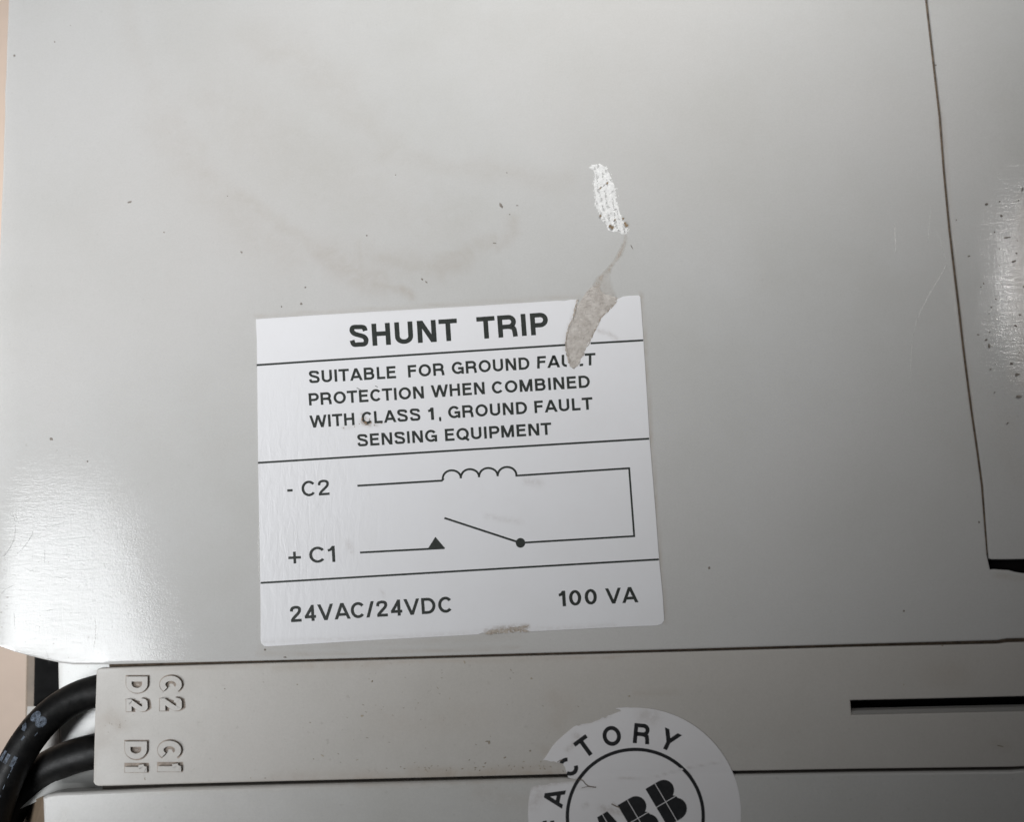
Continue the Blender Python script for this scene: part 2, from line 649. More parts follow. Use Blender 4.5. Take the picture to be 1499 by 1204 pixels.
def ribbon(pts, w, closed=False, extend=0.0):
    """quads of a stroke with mitred corners"""
    P = [np.array(p_, float) for p_ in pts]
    if extend and not closed:
        d0, d1 = P[0] - P[1], P[-1] - P[-2]
        P[0] = P[0] + d0 / np.linalg.norm(d0) * extend
        P[-1] = P[-1] + d1 / np.linalg.norm(d1) * extend
    n = len(P)
    L, Rr = [], []
    for i in range(n):
        a = P[i] - P[i - 1] if (i > 0 or closed) else P[1] - P[0]
        b = P[(i + 1) % n] - P[i] if (i < n - 1 or closed) else P[-1] - P[-2]
        a = a / (np.linalg.norm(a) + 1e-9)
        b = b / (np.linalg.norm(b) + 1e-9)
        m_ = np.array((-a[1] - b[1], a[0] + b[0]))
        l = np.dot(m_, m_)
        m_ = m_ * 2 / max(l, .9) * w / 2
        L.append(P[i] + m_)
        Rr.append(P[i] - m_)
    return [[tuple(L[i]), tuple(Rr[i]), tuple(Rr[(i + 1) % n]), tuple(L[(i + 1) % n])] for i in range(n if closed else n - 1)]


def text_polys(txt, w, gap=.19, space=.42):
    """polygons of a word in cap-height units, and its ink width"""
    x = 0
    out = []
    for i, ch in enumerate(txt):
        if ch == ' ':
            x += space
            continue
        W, S = glyph(ch, w)
        for pts, closed, clip in S:
            if clip == 's':
                (ax_, ay_), (bx_, by_) = pts[0], pts[1]
                pts = [(ax_ + (ax_ - bx_) * .3, ay_ + (ay_ - by_) * .3), pts[1]]
            for q in ribbon(pts, w, closed, .25 if clip is True else 0):
                q = clip_band(q, 0, 1) if clip else q
                if len(q) >= 3:
                    out.append([(px + x, py) for px, py in q])
        g = gap
        nx = txt[i + 1] if i + 1 < len(txt) else ''
        if ch in 'AVTWYLP' or nx in 'AVTWY':
            g -= .07
        if ch == 'C':
            g -= .06
        if ch in 'COGQDS' or nx in 'COGQS':
            g -= .03
        if ch + nx in ('AV', 'VA', 'TA', 'AC'):
            g -= .05
        x += W + g
    x -= g
    return out, x


def put_text(bag, txt, x0, y0, x1, y1, cap, w, z, zi=[0]):
    """word whose ink runs from pixel x0 to x1 with its baseline through both points"""
    polys, W = text_polys(txt, w)
    dx, dy = x1 - x0, y1 - y0
    l = math.hypot(dx, dy)
    ux, uy = dx / l, dy / l
    sx = l / W
    for q in polys:
        zi[0] = (zi[0] + 1) % 7
        bag.poly([at(x0 + ux * u * sx + uy * v * cap + 0.0, y0 + uy * u * sx - ux * v * cap, z + .0012 * zi[0]) for u, v in q])


def line_poly(bag, pts, w, z, closed=False):
    for k, q in enumerate(ribbon(pts, w, closed)):
        c = [at(x, y, z + .001 * (k % 3)) for x, y in q]
        bag.poly(c[::-1] if True else c)


def fix_up(o):
    """make every face of a flat print face the viewer"""
    me = o.data
    flip = [p_.index for p_ in me.polygons if p_.normal.z < 0]
    if flip:
        import bmesh
        bm = bmesh.new(); bm.from_mesh(me); bm.faces.ensure_lookup_table()
        bmesh.ops.reverse_faces(bm, faces=[bm.faces[i] for i in flip])
        bm.to_mesh(me); bm.free()
    return o


# ------------------------------------------------------------------ the setting
corners = [Vector((-1.2, -1.0, -0.055)), Vector((1.2, -1.0, -0.055)), Vector((1.2, 1.0, -0.055)), Vector((-1.2, 1.0, -0.055))]
tb = link('tabletop', corners, [(0, 1, 2, 3)], M['table'])
tb['kind'] = 'structure'

# ------------------------------------------------------------------ circuit breaker
brk = empty('circuit_breaker', Vector((0, 0, -0.055)))
brk['label'] = 'grey plastic circuit breaker with a SHUNT TRIP label and a torn round seal'
brk['category'] = 'circuit breaker'
PARTS = []


def part(o, parent=None, label=None):
    if parent is None:
        adopt(o, brk)
    else:
        o.parent = parent
        o.matrix_parent_inverse = Matrix.Identity(4)
    if label:
        o['label'] = label
    return o


seam = [(1349, -80), (1355, 0), (1366, 95), (1375, 172), (1381, 250), (1389, 335), (1397, 402), (1403, 452), (1409, 505), (1414, 545),
        (1421, 598), (1430, 660), (1437, 712), (1442, 775), (1445, 812), (1450, 834)]
low = [(-26, 941), (0, 948), (20, 955), (42, 961), (66, 967), (88, 971.5), (105, 973.6), (150, 973.6), (400, 967.6), (700, 959.3), (1000, 951), (1250, 943.8),
       (1460, 938), (1475, 935.5), (1560, 934), (1700, 930)]
left = [(17, -80), (12, 0), (9.5, 60), (8, 110), (6.3, 132), (6.2, 170), (4.6, 205), (3, 265), (1.2, 300), (-2, 380), (-10, 560), (-20, 780)]
gapbot = [(1456, 833.5), (1468, 834.5), (1478, 835), (1486, 837.5), (1499, 839.5), (1560, 842), (1700, 848)]
cover_outline = left + low + gapbot[::-1] + seam[::-1]

cover_stain = strokes(
    (.055, 14, [(178, 0), (190, 40), (212, 100), (240, 180), (300, 253)]),
    (.15, 13, [(300, 253), (345, 290), (410, 327), (450, 353), (500, 392)]),
    (.13, 6, [(400, 322), (450, 353), (480, 375)]),
    (.22, 19, [(470, 368), (500, 388), (533, 404), (560, 415)]),
    (.28, 7, [(530, 408), (565, 420), (597, 433)]),
    (.13, 30, [(480, 370), (560, 388), (640, 385)]),
    (.18, 13, [(560, 380), (600, 388), (640, 392), (672, 388), (690, 366), (720, 352)]),
    (.20, 6, [(640, 372), (680, 377), (697, 363)]),
    (.14, 8, [(700, 360), (738, 350), (752, 338), (751, 322)]),
    (.10, 16, [(560, 225), (640, 240), (720, 252), (800, 264), (830, 263)]),
    (.08, 20, [(470, 100), (530, 180), (590, 230)]),
    (.08, 34, [(370, 60), (440, 90), (520, 160)]),
    (.09, 34, [(240, 180), (330, 300), (420, 380)]),
    (.07, 60, [(330, 160), (480, 260), (650, 330)]),
    warp=True)
edge_stain_shade = strokes(
    (.30, 3, [(376, 960), (500, 957), (760, 950)]),
    (.22, 2.5, [(1374, 170), (1396, 402), (1420, 598)]),
    (.22, 3.0, [(376, 464), (600, 450), (850, 434)]),
    (.45, 2.5, [(939, 431), (944, 499), (953, 643), (966, 819), (975, 912)]),  # dirt line that also paints the shadow along the label's right edge
    (.16, 6, [(382, 950), (520, 944), (760, 932)]),
    (.30, 4, [(1458, 842), (1499, 848), (1560, 850)]))
cover_wear = lambda X, Y: np.clip(
    np.exp(-(np.maximum(0, X - 90) / 75) ** 2) * np.clip((Y - 620) / 130, 0, 1) * 0.85
    + 0.12 * np.clip((500 - X) / 400, 0, 1), 0.05, 1)
cover_bow = lambda X, Y, Z: -0.5 * np.clip((-X + 30) / 60, 0, 1) ** 2 - 0.35 * np.clip((Y - 925 - 0 * X) / 60, 0, 1) ** 2 * np.clip((160 - X) / 120, 0, 1)
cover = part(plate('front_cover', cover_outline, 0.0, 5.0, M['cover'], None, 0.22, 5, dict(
    stain=lambda X, Y: np.maximum(cover_stain(X, Y), edge_stain_shade(X, Y)), wear=cover_wear), relief=cover_bow))

# right-hand panel, its left edge follows the seam
rp = [(x + 3.0, y) for x, y in seam[:-3]] + [(1446.5, 805), (1448, 818), (1452, 819.5), (1480, 819.5), (1499, 819), (1600, 818), (1700, 817), (1700, -80)]
rwear = lambda X, Y: np.clip(1.25 * np.exp(-((Y - 400) / 150) ** 2) * np.clip((X - 1415) / 60, 0, 1), 0.04, 1.0)
rstain = strokes((.30, 14, [(1498, 300), (1494, 400), (1499, 560)]), (.16, 8, [(1484, 400), (1478, 500), (1484, 570)]),
                 (.25, 2.5, [(1379, 170), (1400, 402), (1424, 598)]), (.10, 18, [(1470, 620), (1490, 700)]))
rbow = lambda X, Y, Z: 0.06 * np.sin((Y - 300) / 70.0) * np.clip((X - 1400) / 60, 0, 1)
side_panel = part(plate('side_panel', rp, -0.03, 1.4, M['cover'], None, 0.16, 5, dict(stain=rstain, wear=rwear), relief=rbow), None,
                  'pale panel on the right with a pitted shiny patch')

# terminal strip with its slot
st_top = [(x, y) for x, y in [(147, 978.5), (160, 977.8), (400, 970.5), (700, 962.3), (1000, 954.3), (1250, 947.3), (1460, 942.8), (1475, 940.8), (1560, 939), (1700, 935)]]
st_bot = [(1700, 1119), (1560, 1121.5), (1499, 1122.8), (1480, 1123.6), (1250, 1126.5), (1000, 1131), (820, 1134.5), (600, 1140), (400, 1145), (250, 1149), (144, 1152), (139, 1150), (136.5, 1146)]
strip_outline = [(141, 983), (143, 980)] + st_top + st_bot + [(137, 1120), (138.5, 1060)]
slot = [(1245, 1026), (1360, 1023.5), (1499, 1020), (1640, 1016.5), (1640, 1038), (1499, 1041.5), (1360, 1044.5), (1247, 1047)]
sst = strokes((.34, 14, [(160, 1052), (175, 1060)]), (.22, 22, [(150, 1058), (150, 1080)]),
              (.30, 5, [(400, 979), (520, 975), (560, 974)]), (.34, 3, [(190, 980), (900, 962)]),
              (.42, 8, [(600, 1130), (700, 1132), (800, 1126)]), (.55, 4, [(560, 1137), (820, 1131)]), (.30, 9, [(400, 1140), (560, 1136)]), (.28, 9, [(820, 1120), (800, 1100)]),
              (.20, 14, [(810, 1022), (830, 1030), (815, 1060)]), (.18, 22, [(1370, 990), (1400, 985)]),
              (.20, 6, [(1455, 1090), (1475, 1095)]), (.2, 3, [(140, 1000), (138, 1140)]),
              (.20, 4, [(930, 1016), (990, 1014)]), (.12, 30, [(560, 1060), (700, 1050)]),)
swear = lambda X, Y: np.clip(.35 - np.abs(X - 500) / 1500, .08, .35)
strip = part(plate('terminal_strip', strip_outline, -0.35, 1.3, M['strip'], None, 0.16, 5,
                   dict(stain=sst, wear=swear), holes=[slot]))

# slot interior
bx = Bag()
def quadpx(bag, pts, z0, z1=None):
    bag.poly([at(x, y, z0) for x, y in pts])
P_ = [at(x, y, -0.35) for x, y in ((1240, 1020), (1645, 1011), (1645, 1045), (1240, 1052))]
dn = Vector((0, 0, -5.5 * MM)); d1 = Vector((0, 0, -1.25 * MM))
for i in range(4):
    a, b = P_[i], P_[(i + 1) % 4]
    bx.poly([a + d1, b + d1, b + dn, a + dn])
bf = Bag()
bf.poly([p_ + dn + Vector((0, 0, .02 * MM)) for p_ in P_][::-1])
part(fix_up(bf.make('slot_floor', M['cavity'])), None)
part(bx.make('slot_wall', M['lower'], None, dict(stain=[0.1] * 16, wear=[0.1] * 16, scuff=[0.0] * 16)), None)

ch = Bag()
ch.poly([at(1246.5, 1047.6, -.50), at(1360, 1045, -.50), at(1499, 1042, -.50), at(1640, 1038.5, -.50), at(1640, 1029, -2.0), at(1499, 1032, -2.0), at(1360, 1035, -2.0), at(1247, 1037.5, -2.0)])
part(fix_up(ch.make('slot_chamfer', M['lower'], None, dict(stain=[0.0] * 8, wear=[0.1] * 8, scuff=[0.0] * 8))), None)

# lower cover
lo_top = [(62, 1168), (70, 1163.5), (86, 1161), (140, 1159), (250, 1154), (400, 1150), (600, 1145), (820, 1139.5), (1000, 1136), (1250, 1131.5), (1480, 1128.5), (1499, 1127), (1700, 1122)]
lower_outline = [(72, 1420), (66, 1300), (63.5, 1210)] + lo_top + [(1700, 1420)]
lst = strokes((.30, 4, [(150, 1160), (300, 1156), (820, 1143)]), (.14, 14, [(700, 1160), (770, 1175)]), (.18, 6, [(95, 1190), (92, 1230)]),
              (.16, 4, [(1440, 1132), (1460, 1145)]))
part(plate('lower_cover', lower_outline, -0.30, 6, M['lower'], None, 0.35, 6, dict(stain=lst, wear=lambda X, Y: np.full(X.shape, .15))))

# grime settled in the joints, a bed just under the plates
def bed(name, pts, w, z, mat):
    b = Bag()
    for q in ribbon(pts, w):
        b.poly([at(x, y, z) for x, y in q][::-1])
    return part(fix_up(b.make(name, mat)), None)

bed('joint_grime', [(x + 1.5, y) for x, y in seam[:-1]], 14, -0.24, M['grime'])
bed('joint_grime', [(160, 975)] + [(x, y + 3) for x, y in low[8:]], 12, -1.1, M['grime'])
bed('joint_grime', [(150, 1157)] + [(x, y + 3.4) for x, y in lo_top[4:]], 24, -1.5, M['deep_grime'])

# dark gap under the side panel
b = Bag()
b.poly([at(x, y, -1.6) for x, y in ((1430, 790), (1700, 790), (1700, 870), (1430, 870))][::-1])
part(fix_up(b.make('gap_cavity', M['cavity'])), None)

# white inner block beside the wires, with its greyer sloping left flank
inner = [(84, 950), (85, 1000), (86.5, 1060), (88, 1112), (89, 1125), (110, 1124), (150, 1124), (200, 1124), (200, 950)]
blk = part(plate('inner_block', inner, -6.0, 12, M['white'], None, 0.25, 6,
                 dict(wear=lambda X, Y: np.full(X.shape, .9), stain=strokes((.25, 3, [(87, 960), (88, 1110)]), (.4, 5, [(134, 1075), (140, 1070)])))))
fl = [at(86.5, 1035, -6.3), at(88, 1130, -6.3), at(36, 1150, -13), at(40, 1035, -13)]
part(fix_up(link('inner_flank', fl, [(0, 1, 2, 3)], M['lower'], None, dict(stain=[0] * 4, wear=[.1] * 4, scuff=[0] * 4))), None)
# curved shoulder below the second wire: rises towards the lower cover
vs, fs = [], []
NS, NT = 14, 8
for i in range(NS + 1):
    u = i / NS
    xa = 30 + (210 - 30) * u
    ytop = 1112 + 0 * u
    ybot = 1185 - 23 * min(1, u / .28)
    for j in range(NT + 1):
        t = j / NT
        z = -6.6 + 4.4 * (1 - math.cos(t * math.pi / 2)) - 3.5 * max(0, (.30 - u)) / .30
        vs.append(at(xa, ytop + (ybot - ytop) * t, z))
for i in range(NS):
    for j in range(NT):
        a = i * (NT + 1) + j
        fs.append((a, a + 1, a + NT + 2, a + NT + 1))
n_ = len(vs)
part(fix_up(link('curved_shoulder', vs, fs, M['white'], None, dict(stain=[.0] * n_, wear=[.3] * n_, scuff=[0] * n_), True)), None)
# sloping flank of the lower cover, its shade put in as dark taupe
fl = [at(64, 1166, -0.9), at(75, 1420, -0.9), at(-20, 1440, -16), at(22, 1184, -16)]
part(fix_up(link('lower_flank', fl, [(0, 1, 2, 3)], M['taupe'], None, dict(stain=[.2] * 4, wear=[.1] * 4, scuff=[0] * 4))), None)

# black inner housing and taupe flange behind the corner of the cover
part(plate('inner_housing', [(50.5, 900), (49.5, 960), (48, 1040), (46, 1110), (100, 1110), (100, 900)], -14, 20, M['black'], None, .3))
part(plate('base_flange', [(38.5, 900), (38, 960), (36, 1060), (34, 1190), (60, 1190), (60, 900)], -20, 30, M['taupe'], None, .3))
# body under everything, kept well inside the outline
part(plate('case_body', [(110, -60), (110, 900), (230, 1000), (230, 1400), (1680, 1400), (1680, -60)], -6.5, 48, M['black'], None, .5))

# ------------------------------------------------------------------ raised moulded marks: C2 / D2 and C1 / D1, turned a quarter
def raised(txt, x0, y0, x1, y1, height_px, w=.2):
    """ink runs down from y0 to y1; letter tops point right: baseline on the left at x0"""
    polys, W = text_polys(txt, w, gap=.30)
    V_, F_ = [], []
    H = 0.26
    for pi, q in enumerate(polys):
        # union-free raised strokes: each is a tapered prism, tops stepped by a hair
        c = (sum(p_[0] for p_ in q) / len(q), sum(p_[1] for p_ in q) / len(q))
        ztop = -0.35 + H + .002 * (pi % 5)
        b_ = len(V_)
        n = len(q)
        for zz in (ztop, -0.40):
            for u, v in q:
                yy = y0 + (y1 - y0) * u / W
                xx = x0 + (x1 - x0) * v
                V_.append(at(xx, yy, zz) if zz < -0.36 else at(xx, yy, -0.35) + Vector((0, 0, (zz + .35) * MM)))
        F_.append(list(range(b_, b_ + n)))
        for i in range(n):
            j = (i + 1) % n
            F_.append([b_ + i, b_ + j, b_ + n + j, b_ + n + i])
    me_o = link('moulded_mark', V_, F_, M['strip'], None, dict(stain=[0.0 if i else 0 for i in range(len(V_))], wear=[.1] * len(V_), scuff=[0] * len(V_)))
    import bmesh
    bm = bmesh.new(); bm.from_mesh(me_o.data)
    bmesh.ops.recalc_face_normals(bm, faces=bm.faces)
    bm.to_mesh(me_o.data); bm.free()
    return me_o


for txt, x0, y0, x1, y1 in (('D2', 186, 991, 217, 1042), ('C2', 235, 990, 267, 1041), ('D1', 184, 1086, 216, 1131), ('C1', 232, 1085, 266, 1130)):
    part(raised(txt, x0, y0, x1, y1, 33, .25), strip)
# brown shadow outlines of the raised marks, laid in as colour
b = Bag()
for txt, x0, y0, x1, y1 in (('D2', 186, 991, 217, 1042), ('C2', 235, 990, 267, 1041), ('D1', 184, 1086, 216, 1131), ('C1', 232, 1085, 266, 1130)):
    polys, W = text_polys(txt, .40, gap=.17)
    for k, q in enumerate(polys):
        b.poly([at(x0 - 2 + (x1 - x0 + 4) * v, y0 - 2 + (y1 - y0 + 3.2) * u / W, -0.343 + .0006 * (k % 5)) for u, v in q])
part(fix_up(b.make('mark_shadow', simple('light_brown_shade', (0.30, 0.25, 0.21), .8, .4, 1.5, .4))), strip)

# ------------------------------------------------------------------ SHUNT TRIP label
lab = [(374.4, 467.2), (376, 500), (377, 600), (378.2, 700), (380.5, 820), (381.5, 900), (381.5, 938), (383, 943), (387, 946.6), (392, 947)]
lab += [(450, 943.5), (560, 937), (700, 929.5)] + [(706, 927), (712, 928), (722, 926), (730, 928)] + [(800, 924), (900, 919), (962, 916.4), (969, 914), (972.5, 909)]
lab += [(970, 870), (965, 820), (959, 740), (951, 643), (946, 560), (942, 499), (939.4, 460), (937.4, 435), (935, 432.2)]
lab += [(922, 432.8), (912, 434.5), (905, 437.5), (902, 442), (899, 447), (895, 449), (891, 456), (886, 457.5), (881, 463), (878, 471), (874, 474), (873, 481),
        (869, 487), (867, 495), (862, 500), (860, 508), (857, 513), (855, 521), (851, 524), (849, 533), (844, 537), (840, 541), (835, 537), (832.5, 527), (829, 520), (830, 511),
        (827, 503), (829, 494), (831, 484), (836, 477), (838, 468), (841, 462), (842, 453), (845, 447), (846, 438.5)]
i0 = next(i for i, p_ in enumerate(lab) if p_ == (912, 434.5))
_n = lab[i0:]
_r = []
for (x0_, y0_), (x1_, y1_) in zip(_n[:-1], _n[1:]):
    k_ = max(1, int(math.hypot(x1_ - x0_, y1_ - y0_) / 2.0))
    _r += [(x0_ + (x1_ - x0_) * j / k_ + random.uniform(-.8, .8), y0_ + (y1_ - y0_) * j / k_ + random.uniform(-.5, .5)) for j in range(k_)]
lab = lab[:i0] + _r + [_n[-1]]
lab += [(836, 438.5), (826, 440.5), (816, 440.2), (700, 447.5), (560, 455.5), (450, 462)]
lstain = strokes((.95, 4, [(532, 618), (540, 620)]), (.6, 2, [(530, 606), (536, 614)]), (.55, 2, [(548, 622), (560, 619)]), (.4, 2, [(502, 626), (520, 624)]),
                 (.8, 4, [(712, 926), (735, 921), (772, 919)]), (.5, 3, [(722, 927), (760, 924)]),
                 (.30, 3, [(875, 484), (892, 489), (905, 498)]), (.35, 3, [(848, 440), (829, 492), (828, 512)]),
                 (.22, 4, [(510, 795), (514, 808)]), (.18, 6, [(770, 705), (790, 708)]), (.25, 2, [(559, 866), (562, 873)]),
                 (.14, 3, [(400, 462), (600, 452), (800, 441)]), (.15, 3, [(385, 940), (600, 932), (900, 916)]), (.15, 4, [(712, 756), (762, 765)]))
lwear = lambda X, Y: np.clip(1.25 * np.exp(-((X - 430) / 95) ** 2) * np.exp(-((Y - 740) / 150) ** 2) + .12, 0, 1)
lbow = lambda X, Y, Z: (.05 * np.exp(-(np.hypot(X - 868, Y - 492) / 18) ** 2) + .03 * np.exp(-(np.hypot(X - 838, Y - 470) / 10) ** 2)) * (Z > .03 * MM)
label = part(plate('shunt_trip_label', lab, 0.075, 0.078, M['label'], None, 0.03, 4, dict(stain=lstain, wear=lwear), seg=2, relief=None), None,
             'white SHUNT TRIP label with a wiring diagram and a torn top edge')
ZP = 0.080
K = dict(z=ZP)


def words(rows, w, name='printed_words'):
    b_ = Bag()
    for r in rows:
        put_text(b_, r[0], *r[1:6], w, ZP)
    return part(fix_up(b_.make(name, M['ink'])), label)


def seg_y(x, p0, p1):
    return p0[1] + (p1[1] - p0[1]) * (x - p0[0]) / (p1[0] - p0[0])


def row(txt, xl, xr, b0, b1, cap):
    return (txt, xl, seg_y(xl, b0, b1), xr, seg_y(xr, b0, b1), cap)


words([row('SHUNT', 512.5, 670.5, (522.8, 508.0), (660, 499.3), 32.3), row('TRIP', 699.3, 803.5, (713.5, 495.8), (781, 491), 32.3)], .205)
B1 = (458.8, 560.8)
words([row('SUITABLE', 452.6, 579.8, (458.8, 561), (576, 554.2), 18), row('FOR', 597.7, 650.7, (600.7, 552.8), (648.4, 549.6), 18),
       row('GROUND', 661.9, 775.6, (669.3, 547.9), (768.1, 541.4), 18),
       ], .193)
# FAULT with the letters the tear has taken left out as in the photo
b = Bag()
polys, W = text_polys('FAULT', .193)
keep = Bag()
for q in polys:
    c = [(786.3 + (871.6 - 786.3) * u / W, seg_y(786.3 + 85 * u / W, (789, 539.8), (866.3, 535.1)) - 18 * v) for u, v in q]
    cx, cy = sum(p_[0] for p_ in c) / len(c), sum(p_[1] for p_ in c) / len(c)
    lim = 831 if cy < 532 else 834
    if cx < 829.5:
        keep.poly([at(min(x, 829.8), y, ZP) for x, y in c])
    elif cx > 850:
        keep.poly([at(x, y, ZP + .001) for x, y in c])
    elif cy > 534.0:
        keep.poly([at(max(x, 848.5), y, ZP + .002) for x, y in c])
part(fix_up(keep.make('printed_words', M['ink'])), label, 'printed word FAULT partly torn away')
words([row('PROTECTION', 452.6, 620.9, (454.2, 594), (619.3, 583.5), 18), row('WHEN', 632, 710, (639, 582), (707.7, 577.4), 18),
       row('COMBINED', 720.5, 864, (729.8, 576.3), (855.3, 568.1), 18)], .193)
words([row('WITH', 454.2, 519.3, (462.3, 626.3), (518, 622.7), 18), row('CLASS', 529.8, 615.8, (538, 621), (608.8, 616.3), 18),
       row('1', 627.5, 635.6, (634, 615), (645, 614.3), 18), row(',', 642.8, 645.9, (634, 615), (645, 614.3), 18), row('GROUND', 656.5, 772, (664.7, 612.6), (764.7, 606.5), 18),
       row('FAULT', 782.8, 868, (784.9, 605.1), (862.8, 600), 18)], .193)
words([row('SENSING', 523.5, 640.2, (530.9, 653.7), (633.3, 647.2), 17.8), row('EQUIPMENT', 651.9, 807.7, (655.3, 646), (801.9, 637), 17.8)], .193)
words([('-', 421, 726, 428.8, 725.5, 23), row('C2', 442.2, 482.6, (452.2, 727), (474.6, 725.5), 22.8)], .155)
words([('+', 422.5, 826, 441, 825, 24), row('C1', 453.2, 491, (464.7, 824.5), (488.3, 823.3), 23.6)], .155)
words([row('24VAC/24VDC', 425.3, 663.6, (426, 911.7), (655.3, 897.6), 23.6)], .180)
words([row('100', 819, 874.4, (829.5, 888), (866.9, 885.6), 22.8), row('VA', 887.3, 934.2, (898, 884.3), (933, 882.3), 22.8)], .180)
for segs in ([[(375.6, 534.8), (460, 529), (680, 514.7), (828, 505.2)], [(864.5, 502.8), (941.6, 498.4)]],
             [[(377.6, 678), (680, 659), (950.4, 642.6)]], [[(381.4, 854), (680, 836.2), (964.4, 819.5)]]):
    b = Bag()
    for s_ in segs:
        line_poly(b, s_, 2.9, ZP)
    part(fix_up(b.make('rule_line', M['ink'])), label)
b = Bag()
coil = [(646.6, 704.1)]
for (a0, pk, a1) in (((648, 702), (660.3, 689.0), (674.6, 700.6)), ((674.6, 700.6), (687.4, 687.3), (701.2, 699)), ((701.2, 699), (714.8, 685.6), (728.5, 697.6)), ((728.5, 697.6), (742.2, 684.1), (756, 696.9))):
    cx = (a0[0] + a1[0]) / 2
    rx = (a1[0] - a0[0]) / 2
    pts = []
    for i in range(13):
        a = math.pi * (1 - i / 12)
        x = cx + rx * math.cos(a)
        yb = a0[1] + (a1[1] - a0[1]) * (x - a0[0]) / (2 * rx)
        pts.append((x, yb - (yb - pk[1]) * math.sin(a) ** .9))
    line_poly(b, pts, 3.0, ZP + .004)
line_poly(b, [(523.2, 711.6), (646.8, 704.1), (649.5, 701)], 2.9, ZP)
line_poly(b, [(754.6, 696.9), (921, 685.9), (928.4, 785.4), (761.7, 795.3)], 2.8, ZP)
line_poly(b, [(650.5, 758.8), (761.7, 795.3)], 2.9, ZP + .004)
line_poly(b, [(527, 809.5), (651, 802.9)], 2.9, ZP)
b.poly([at(761.9 + 7 * math.cos(t), 795.3 - 7.2 * math.sin(t), ZP + .008) for t in [i * math.pi / 10 for i in range(20)]])
b.poly([at(x, y, ZP + .009) for x, y in ((637.3, 786.4), (626.5, 803.6), (651.3, 803))])
part(fix_up(b.make('wiring_diagram', M['ink'])), label)

# ------------------------------------------------------------------ glue residue and paper fibres above the tear
def blob_patch(name, outline, z, mat, parent, step=1.6, keepf=None, zj=.03, label=None, opacity=None):
    poly = subdivide(outline, 2.6, .75)
    X, Y = np.meshgrid(np.arange(min(p_[0] for p_ in poly), max(p_[0] for p_ in poly), step), np.arange(min(p_[1] for p_ in poly), max(p_[1] for p_ in poly), step))
    X = X.ravel() + np.array([random.uniform(-.5, .5) * step for _ in range(X.size)])
    Y = Y.ravel() + np.array([random.uniform(-.5, .5) * step for _ in range(Y.size)])
    ok = inside(poly, X, Y)
    pts = [Vector(p_) for p_ in poly] + [Vector((x, y)) for x, y in zip(X[ok], Y[ok])]
    n0 = len(poly)
    ov, oe, of, *_ = delaunay_2d_cdt(pts, [(i, (i + 1) % n0) for i in range(n0)], [], 0, 1e-5)
    F_ = []
    for f in of:
        cx, cy = sum(ov[i].x for i in f) / 3, sum(ov[i].y for i in f) / 3
        if inside(poly, np.array([cx]), np.array([cy]))[0] and (keepf is None or keepf(cx, cy)):
            F_.append(list(f))
    dd = seg_dist(np.array([v.x for v in ov]), np.array([v.y for v in ov]), poly + [poly[0]])
    V_ = [at(v.x, v.y, z + (random.random() * zj if dd[i] > .8 else -.004)) for i, v in enumerate(ov)]
    at_ = None
    if opacity:
        at_ = dict(opacity=[opacity(v.x, v.y, dd[i]) for i, v in enumerate(ov)])
    o = link(name, V_, F_, mat, None, at_)
    return part(fix_up(o), parent, label)


def vnoise(x, y, s, seed=0):
    v = 0
    for k in range(3):
        a = s * (1.9 ** k)
        v += math.sin(x * a * 1.3 + y * a * .7 + seed + k * 2.1) * math.cos(y * a * 1.1 - x * a * .5 + seed * 1.7 + k) / (1.4 ** k)
    return v


feather = [(862, 245), (868, 240.5), (878, 240), (886, 243), (891, 252), (896, 262), (900, 274), (903, 288), (904, 300), (908, 313), (913, 325), (919, 333), (917, 341), (910, 343), (904, 339),
           (898, 340), (890, 337), (888, 329), (881, 322), (877, 312), (871, 300), (872, 286), (869, 272), (871, 258), (869, 249)]


def feather_keep(x, y):
    # long fibres running down the flake with gaps between them
    u = (x - 883) - (y - 290) * .30
    f = .55 * math.sin(u * .8 + 1.7 * math.sin(y * .07) + .9 * math.sin(y * .19 + x * .1)) + .75 * vnoise(x, y * .55, .36, 2) + .55 * random.uniform(-1, 1)
    rim = min(1.0, (y - 238) / 14)
    return f > -.74 + .35 * (1 - rim)


blob_patch('paper_fibres', feather, .012, M['flake'], cover, 1.25, feather_keep, .035)
blob_patch('paper_fibres', [(x + (3 if x > 885 else -2), y) for x, y in feather], .006, M['flake'], cover, 1.6, lambda x, y: random.random() < .22 and vnoise(x, y, .3, 5) > -.2, .03)
b = Bag()
for cx, cy, r in ((896, 333, 3.0), (893, 331, 2.2), (917, 330, 2.8), (915, 327, 2.2), (879, 316, 1.8), (889, 268, 1.6), (900, 322, 1.5), (879, 275, 1.5), (912, 320, 1.6)):
    b.poly([at(cx + r * (0.7 + .4 * random.random()) * math.cos(t), cy + r * (.7 + .4 * random.random()) * math.sin(t), .135) for t in [i * math.tau / 8 for i in range(8)]])
part(fix_up(b.make('dirt_crumb', simple('tan_crumb', (0.24, 0.17, 0.10), .8, .4, 2.0, .3))), cover)
trail = [(914, 342), (920, 343), (919, 352), (915, 366), (907, 381), (897, 392), (894, 402), (897, 418), (904, 434), (896, 446), (884, 452), (857, 440), (863, 422), (873, 406), (885, 395), (898, 380), (907, 362), (912, 350)]
blob_patch('glue_trail', trail, .02, M['trail'], cover, 3, None, .002, opacity=lambda x, y, d: .8 * min(1, d / 4) * (1 if x < 884 - (y - 400) * .2 or y < 400 else .42))
resid = [(862, 424), (868, 420), (877, 423), (884, 430), (893, 433), (905, 437), (903, 441), (896, 450), (888, 458), (881, 465), (874, 479), (868, 491), (863, 500), (857, 515), (851, 528), (846, 537),
         (840, 540), (833, 536), (830, 524), (828, 508), (829, 492), (836, 476), (841, 463), (845, 447), (852, 437)]
blob_patch('glue_residue', resid, .030, M['residue'], cover, 2.0, None, .075)
